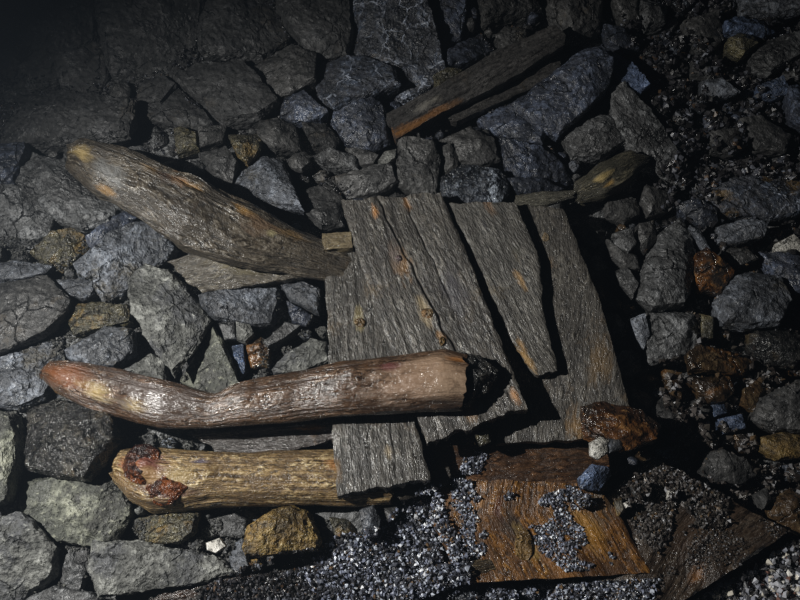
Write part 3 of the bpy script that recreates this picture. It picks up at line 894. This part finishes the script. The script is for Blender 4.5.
 ((128,520,168,510,198,514,195,533,180,543,142,543), .02,.08,.014,'olive','glossy olive dark rock under the left end of the tan log'),
 ((20,600,55,588,90,592,100,602,95,640,20,640), .03,.09,.01,'grey','grey stone on the bottom edge, left'),
 ((208,520,235,513,248,520,243,538,222,536), .01,.07,.012,'grey','rough grey stone under the middle of the tan log'),
 ((206,543,220,538,226,546,216,553,207,550), .035,.04,.005,'white','small cream stone left of the ochre rock'),
 ((227,548,243,538,246,555,249,566,240,576,232,568), .02,.07,.008,'blue','blue grey stone squeezed beside the ochre rock'),
 ((246,547,250,526,272,511,290,506,307,512,319,540,315,550,262,557,248,555), .055,.08,.022,'ochre','ochre stained rock in front of the tan log'),
 ((251,560,260,558,263,568,253,571), .03,.03,.004,'ochre','little yellow pebble below the ochre rock'),
 ((360,511,374,506,380,520,377,536,365,538), .05,.07,.006,'blue','blue grey angular stone in front of the dark gap'),
 ((382,508,396,507,398,516,388,522), .03,.06,.006,'dark','small dark stone right of the blue grey angular stone'),
 ((330,518,354,518,356,534,336,538), .01,.06,.01,'olive','dull brown stone between the ochre rock and the blue grey stone'),
 ((412,552,438,549,442,560,422,570,408,565), .03,.05,.008,'wet','black stone standing in for a dark hole in the bright gravel'),  # black stone added to give the dark of a hole in the gravel
]
for r in ROCKS:
    rock(*r)
rock((590,443,600,437,608,441,607,453,599,459,591,455), .135, .03, .006, 'white', 'bright white crystal lump leaning on the rust brown stone', occupy=False)
rock((606,440,620,435,628,439,624,448,609,453), .13, .03, .006, 'blue', 'small blue grey stone between the white crystal lump and the rust brown stone', occupy=False)
rock((578,479,592,465,608,468,612,475,600,490,583,488), .085, .05, .010, 'deep', 'blue grey stone at the upper right corner of the orange board', occupy=False)
rock((668,490,675,488,676,498,668,499), .075, .02, .004, 'white', 'white pebble on the dirty dark brown board', name='pebble', cat='pebble', occupy=False)
rock((630,486,648,481,650,495,636,498), .07, .03, .005, 'grey', 'grey stone on the upper left of the dirty board', name='pebble', cat='pebble', occupy=False)
rock((615,501,622,498,625,512,618,516), .065, .03, .004, 'ochre', 'ochre pebble on the left of the dirty board', name='pebble', cat='pebble', occupy=False)
rock((575,499,590,495,592,505,581,508), .075, .02, .004, 'ochre', 'ochre pebble on the upper right of the orange board', name='pebble', cat='pebble', occupy=False)
rock((624,503,630,500,632,506,626,508), .07, .02, .003, 'white', 'tiny white pebble left of the dirty board middle', name='pebble', cat='pebble', occupy=False)
rock((544,374,548,372,550,376,546,378), .08, .016, .003, 'ochre', 'tiny ochre pebble at the end of the middle grey board', name='pebble', cat='pebble', occupy=False)
rock((475,434,488,430,490,442,480,446), .09, .03, .005, 'olive', 'small olive stone under the end of the cracked board', name='pebble', cat='pebble', occupy=False)
# stones that carry the boards, seen only from the side
rock((350,270,380,262,385,300,360,305), .02, .07, .01, 'dark', 'dark stone wedged under the leftmost grey board', occupy=False)
rock((455,270,500,262,520,300,480,320), .025, .08, .01, 'dark', 'dark stone propping the middle of the boards from below', occupy=False)
rock((530,230,552,235,562,270,540,275), .02, .08, .01, 'dark', 'dark stone propping the top of the widest board', occupy=False)
rock((540,360,585,350,590,400,550,405), .018, .08, .01, 'dark', 'dark stone propping the bottom of the widest board', occupy=False)

# ------------------------------------------- loose stones between the rocks
NGRID = {}
rd = random.Random(5)
placed = []
POLYS = []
for t in TAKEN:
    us = [p[0] for p in t]; vs = [p[1] for p in t]
    POLYS.append((min(us), max(us), min(vs), max(vs), t))


def free_radius(u, v, cap):
    r = cap
    for (u0, u1, v0, v1, t) in POLYS:
        if u < u0 - r or u > u1 + r or v < v0 - r or v > v1 + r:
            continue
        if inside(u, v, t):
            return 0
        r = min(r, edge_dist(u, v, t))
    for (pu, pv, pr) in placed:
        r = min(r, math.hypot(u - pu, v - pv) - pr * .92)
        if r <= 0:
            return 0
    return r


GRAVEL_AREAS = [[(200, 556), (330, 548), (350, 515), (430, 500), (470, 590), (440, 640), (200, 640)],
                [(640, 640), (700, 585), (790, 535), (840, 545), (840, 640)]]


def zone(px, py):
    a = 'upper left' if px < 270 and py < 250 else 'lower left' if px < 350 and py >= 250 else 'upper centre' if px < 560 and py < 250 else \
        'upper right' if py < 160 else 'right' if py < 380 else 'lower right' if px > 560 else 'lower centre'
    return a


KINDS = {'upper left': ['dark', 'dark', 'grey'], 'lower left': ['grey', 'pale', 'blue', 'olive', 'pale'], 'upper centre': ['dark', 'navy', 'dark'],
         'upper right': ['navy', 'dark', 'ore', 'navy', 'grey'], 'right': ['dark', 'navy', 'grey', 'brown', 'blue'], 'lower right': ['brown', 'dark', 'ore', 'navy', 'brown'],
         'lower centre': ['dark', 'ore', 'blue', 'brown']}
for rmin, tries in ((.036, 2500), (.026, 4000), (.018, 7000), (.012, 9000), (.0085, 9000)):
    for _ in range(tries):
        if len(placed) >= 292:
            break
        px, py = rd.uniform(-30, 830), rd.uniform(-25, 625)
        if any(inside(px, py, g) for g in GRAVEL_AREAS):
            continue
        u, v, w = uv_of(at(px, py, -.01))
        r = free_radius(u, v, .05)
        if r < rmin:
            continue
        r = min(r, rmin * 1.35)
        placed.append((u, v, r))
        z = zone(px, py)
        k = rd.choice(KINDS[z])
        n = rd.randint(6, 9)
        a0 = rd.uniform(0, 6.28)
        el = rd.uniform(.75, 1.0)
        pts = []
        for i in range(n):
            a = a0 + 6.283 * i / n + rd.uniform(-.25, .25)
            q = r * rd.uniform(.92, 1.15)
            pts.append((u + math.cos(a) * q, v + math.sin(a) * q * el))
        h = -.012 + rd.uniform(-.012, .02) + (r * .3)
        th = max(.03, h + .085)
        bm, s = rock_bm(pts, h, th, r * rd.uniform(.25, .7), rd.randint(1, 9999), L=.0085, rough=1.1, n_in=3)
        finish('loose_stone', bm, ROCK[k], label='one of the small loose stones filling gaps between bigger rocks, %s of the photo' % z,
               cat='stone', group='loose stones, %s' % z, angle=.75)

# ------------------------------------------------------------ rubble floor
# ore heaps, and floor raised to keep rock gaps from going black: centre on the heap, half widths, height
MOUNDS = [(-.75, .50, .75, .50, -.004), (.75, .60, .55, .40, -.012), (.78, .15, .35, .40, -.020), (-.72, -.18, .62, .50, .006), (-.62, -.55, .40, .25, -.012), (.03, -.52, .42, .20, .012), (.42, -.62, .50, .14, .0), (.86, -.60, .34, .24, .035), (-.15, -.62, .35, .14, -.005), (.1, -.42, .25, .1, .0)]


def floor_mesh():
    bm = bmesh.new()
    nx, ny = 250, 230
    u0, u1, v0, v1 = -1.6, 1.6, -1.2, 1.8
    g = []
    for j in range(ny + 1):
        row = []
        for i in range(nx + 1):
            u = u0 + (u1 - u0) * i / nx
            v = v0 + (v1 - v0) * j / ny
            q = Vector((u, v, 0))
            w = -.042
            for (cx, cy, ra, rb, hh) in MOUNDS:
                w = max(w, -.042 + (hh + .042) * max(0.0, min(1.0, 1.6 * (1 - math.hypot((u - cx) / ra, (v - cy) / rb)))))
            w += noise.fractal(q * 5, 1, 2, 3) * .014 + noise.fractal(q * 30, 1, 2, 3) * .010
            d, _ = noise.voronoi(q * 22)
            w -= (d[0]) * .016
            row.append(bm.verts.new(loc(u, v, w)))
        g.append(row)
    for j in range(ny):
        for i in range(nx):
            bm.faces.new((g[j][i], g[j][i + 1], g[j + 1][i + 1], g[j + 1][i]))
    return bm


finish('floor', floor_mesh(), ROCK['grey'], base=Vector((0, 0, 0)), kind='structure', angle=3)

# ------------------------------------------------------------------ gravel
def surf_bvh():
    from mathutils.bvhtree import BVHTree
    vs, ps = [], []
    bpy.context.view_layer.update()
    for o in COL.objects:
        if o.type != 'MESH':
            continue
        b = len(vs)
        mw = o.location if o.parent is None else o.location + o.parent.location
        vs.extend(v.co + mw for v in o.data.vertices)
        ps.extend(tuple(b + i for i in p.vertices) for p in o.data.polygons)
    return BVHTree.FromPolygons(vs, ps)


BVH = surf_bvh()


def gravel(name, label, areas, count, smin, smax, mat, seed, layers=1.0, thr=None, cat='gravel', maxh=9):
    rg = random.Random(seed)
    verts, faces = [], []
    made = 0
    guard = 0
    boxes = [(min(p[0] for p in a), max(p[0] for p in a), min(p[1] for p in a), max(p[1] for p in a)) for a in areas]
    wts = [(b[1] - b[0]) * (b[3] - b[2]) for b in boxes]
    while made < count and guard < count * 12:
        guard += 1
        k = rg.choices(range(len(areas)), wts)[0]
        x, y = rg.uniform(*boxes[k][:2]), rg.uniform(*boxes[k][2:])
        if not inside(x, y, areas[k]):
            continue
        p0 = at(x, y, 0)
        u, v, w = uv_of(p0)
        if thr is not None:
            nv = noise.fractal(Vector((u * 14, v * 14, seed)), 1, 2, 4)
            ed = edge_dist(x, y, areas[k])
            if nv < thr + max(0, (14 - ed) / 14) * .35:
                continue
        hit = BVH.ray_cast(loc(u, v, .6), -NRM)
        if hit[0] is None or uv_of(hit[0])[2] > maxh:
            continue
        s = smin + (smax - smin) * rg.random() ** 2.6
        c = hit[0] + NRM * (s * .25 + rg.random() * s * layers)
        b = len(verts)
        R = Matrix.Rotation(rg.uniform(0, 6.28), 3, Vector((rg.gauss(0, 1), rg.gauss(0, 1), rg.gauss(0, 1))).normalized())
        for d in ((1, 0, 0), (-1, 0, 0), (0, 1, 0), (0, -1, 0), (0, 0, 1), (0, 0, -1)):
            q = Vector(d) * s * .5 * rg.uniform(.6, 1.25) + Vector((rg.gauss(0, .12), rg.gauss(0, .12), rg.gauss(0, .12))) * s
            verts.append(c + R @ q)
        for f in ((0, 2, 4), (2, 1, 4), (1, 3, 4), (3, 0, 4), (2, 0, 5), (1, 2, 5), (3, 1, 5), (0, 3, 5)):
            faces.append(tuple(b + i for i in f))
        made += 1
    base = sum(verts, Vector()) / len(verts)
    me = bpy.data.meshes.new(name)
    me.from_pydata([v - base for v in verts], [], faces)
    me.materials.append(mat)
    o = bpy.data.objects.new(name, me)
    o.location = base
    COL.objects.link(o)
    o['label'] = label
    o['category'] = cat
    o['kind'] = 'stuff'
    return o


G_BRIGHT = gravel_mat('bright_ore_gravel', [(0, (.028, .028, .032)), (.34, (.08, .085, .105)), (.58, (.19, .21, .28)), (.80, (.46, .50, .58)), (.93, (.8, .82, .86)), (.97, (.14, .09, .05))])
G_PALE = gravel_mat('pale_coarse_gravel', [(0, (.06, .06, .065)), (.25, (.22, .23, .27)), (.5, (.45, .46, .50)), (.7, (.62, .58, .50)), (.84, (.85, .83, .78)), (.95, (.16, .08, .06))], .2, .6)
G_DARK = gravel_mat('dark_gravel', [(0, (.012, .011, .011)), (.5, (.028, .027, .030)), (.78, (.055, .058, .07)), (.94, (.15, .16, .19)), (.97, (.08, .05, .03))], .15, .6)
G_DIRT = gravel_mat('dirt_grit', [(0, (.018, .014, .012)), (.4, (.042, .036, .030)), (.66, (.09, .080, .074)), (.86, (.20, .20, .21)), (.95, (.10, .065, .035))], .15, .6)
G_GREY = gravel_mat('grey_grit', [(0, (.03, .03, .028)), (.5, (.06, .06, .056)), (.85, (.11, .11, .10))], .5, .9)

gravel('ore_gravel', 'glittering blue white crushed ore heaped in the bottom centre',
       [[(338, 535), (380, 530), (400, 505), (436, 490), (446, 520), (466, 560), (470, 584), (440, 604), (330, 606), (300, 575), (318, 552)]], 9500, .0025, .010, G_BRIGHT, 1, 1.6)
gravel('ore_gravel', 'dark glittering gravel along the bottom edge left of centre',
       [[(196, 612), (205, 588), (260, 560), (330, 545), (345, 560), (340, 612)]], 6000, .0025, .009, G_DARK, 2, 1.2)
gravel('ore_gravel', 'bright crushed ore patches lying on the orange board',
       [[(533, 516), (556, 500), (566, 520), (596, 548), (612, 556), (604, 570), (560, 572), (534, 552), (524, 528)], [(466, 520), (440, 540), (452, 575), (482, 560), (486, 535)], [(560, 488), (600, 488), (604, 510), (566, 512)], [(448, 505), (466, 500), (480, 528), (470, 536)]],
       4200, .002, .007, G_BRIGHT, 3, .3, thr=-.38)
gravel('ore_gravel', 'bright crushed ore strip along the top of the orange board',
       [[(405, 500), (450, 478), (475, 486), (512, 494), (508, 502), (455, 506), (430, 520), (405, 512)], [(528, 500), (560, 492), (568, 500), (540, 512)], [(446, 450), (492, 452), (490, 474), (446, 478)]],
       3000, .002, .008, G_BRIGHT, 4, 1.0, thr=-.25)
gravel('ore_gravel', 'bright crushed ore in front of the lower edge of the orange board',
       [[(470, 588), (650, 578), (640, 606), (470, 612)]], 3600, .002, .009, G_BRIGHT, 5, 1.2)
gravel('coarse_gravel', 'pale coarse gravel in the bottom right corner',
       [[(640, 640), (688, 604), (724, 582), (790, 540), (830, 540), (830, 640)]], 5000, .005, .016, G_PALE, 6, 2.2)
gravel('dirt', 'dark grit and dirt covering the upper left of the dirty brown board',
       [[(606, 484), (655, 459), (690, 478), (725, 505), (735, 520), (700, 530), (665, 528), (650, 556), (632, 540)]], 8500, .002, .009, G_DIRT, 7, .9, thr=-.6, cat='dirt')
gravel('dirt', 'thin scatter of grit on the lower part of the dirty brown board',
       [[(650, 530), (760, 520), (775, 535), (700, 580), (620, 606), (590, 600), (650, 575)]], 1500, .002, .006, G_DIRT, 8, .3, thr=-.2, cat='dirt')
gravel('debris', 'dark gravelly debris between the rocks, upper right', [[(600, -10), (810, -10), (810, 270), (640, 250), (655, 180)]], 9500, .004, .018, G_DARK, 9, 1.0, thr=-.6, cat='debris', maxh=.03)
gravel('debris', 'dark gravelly debris between the rocks, right of the big shadow', [[(640, 250), (810, 250), (810, 545), (690, 480), (665, 440)]], 6500, .004, .016, G_DIRT, 10, 1.0, thr=-.6, cat='debris', maxh=.03)
gravel('debris', 'fine grey grit between the pale rocks, lower left', [[(-10, 240), (330, 250), (330, 350), (240, 420), (120, 520), (330, 520), (330, 560), (200, 606), (-10, 606)]], 6000, .003, .008, G_GREY, 11, .6, thr=-.5, cat='debris', maxh=.02)
gravel('debris', 'dark grit between the rocks along the top', [[(-10, -10), (600, -10), (590, 200), (340, 230), (160, 150), (-10, 150)]], 4000, .003, .008, G_DARK, 12, .6, thr=-.3, cat='debris', maxh=.01)

# ------------------------------------------------------------------ light
def lamp(name, kind, where, target, energy, color, size, angle=None, blend=.5):
    l = bpy.data.lights.new(name, kind)
    l.energy = energy
    l.color = color
    l.shadow_soft_size = size
    if angle:
        l.spot_size = math.radians(angle)
        l.spot_blend = blend
    o = bpy.data.objects.new(name, l)
    o.location = where
    o.rotation_euler = (target - where).to_track_quat('-Z', 'Y').to_euler()
    COL.objects.link(o)
    return o


# a hand lamp held to the left of the photographer, pointing at the near timbers
lamp('hand_lamp', 'SPOT', loc(-1.22, -.14, 1.32), at(395, 610), 178, (1.0, .985, .945), .015, 114, 1.0)

w = bpy.data.worlds.new('dark_mine')
w.use_nodes = True
w.node_tree.nodes['Background'].inputs[0].default_value = (.5, .6, .8, 1)
w.node_tree.nodes['Background'].inputs[1].default_value = 0.005
SC.world = w

vs = SC.view_settings
vs.view_transform = 'Standard'
vs.look = 'None'
vs.gamma = 1
vs.use_curve_mapping = False
vs.exposure = 0.0

# thin cold mist hanging in the drift
mm = bpy.data.materials.new('mist')
mm.use_nodes = True
nt = mm.node_tree
nt.nodes.clear()
vo = nt.nodes.new('ShaderNodeVolumeScatter')
vo.inputs['Color'].default_value = (.62, .78, 1, 1)
vo.inputs['Density'].default_value = 0.013
vo.inputs['Anisotropy'].default_value = 0.2
nt.links.new(vo.outputs[0], nt.nodes.new('ShaderNodeOutputMaterial').inputs['Volume'])
bm = bmesh.new()
bmesh.ops.create_cube(bm, size=1)
bmesh.ops.scale(bm, verts=bm.verts, vec=(4.4, 4.4, 3.1))
bmesh.ops.translate(bm, verts=bm.verts, vec=(0, .3, .35))
mo = finish('mist', bm, mm, base=Vector((0, 0, 0)), label='thin bluish mist drifting over the upper left of the rubble', cat='mist', kind='stuff', angle=3)
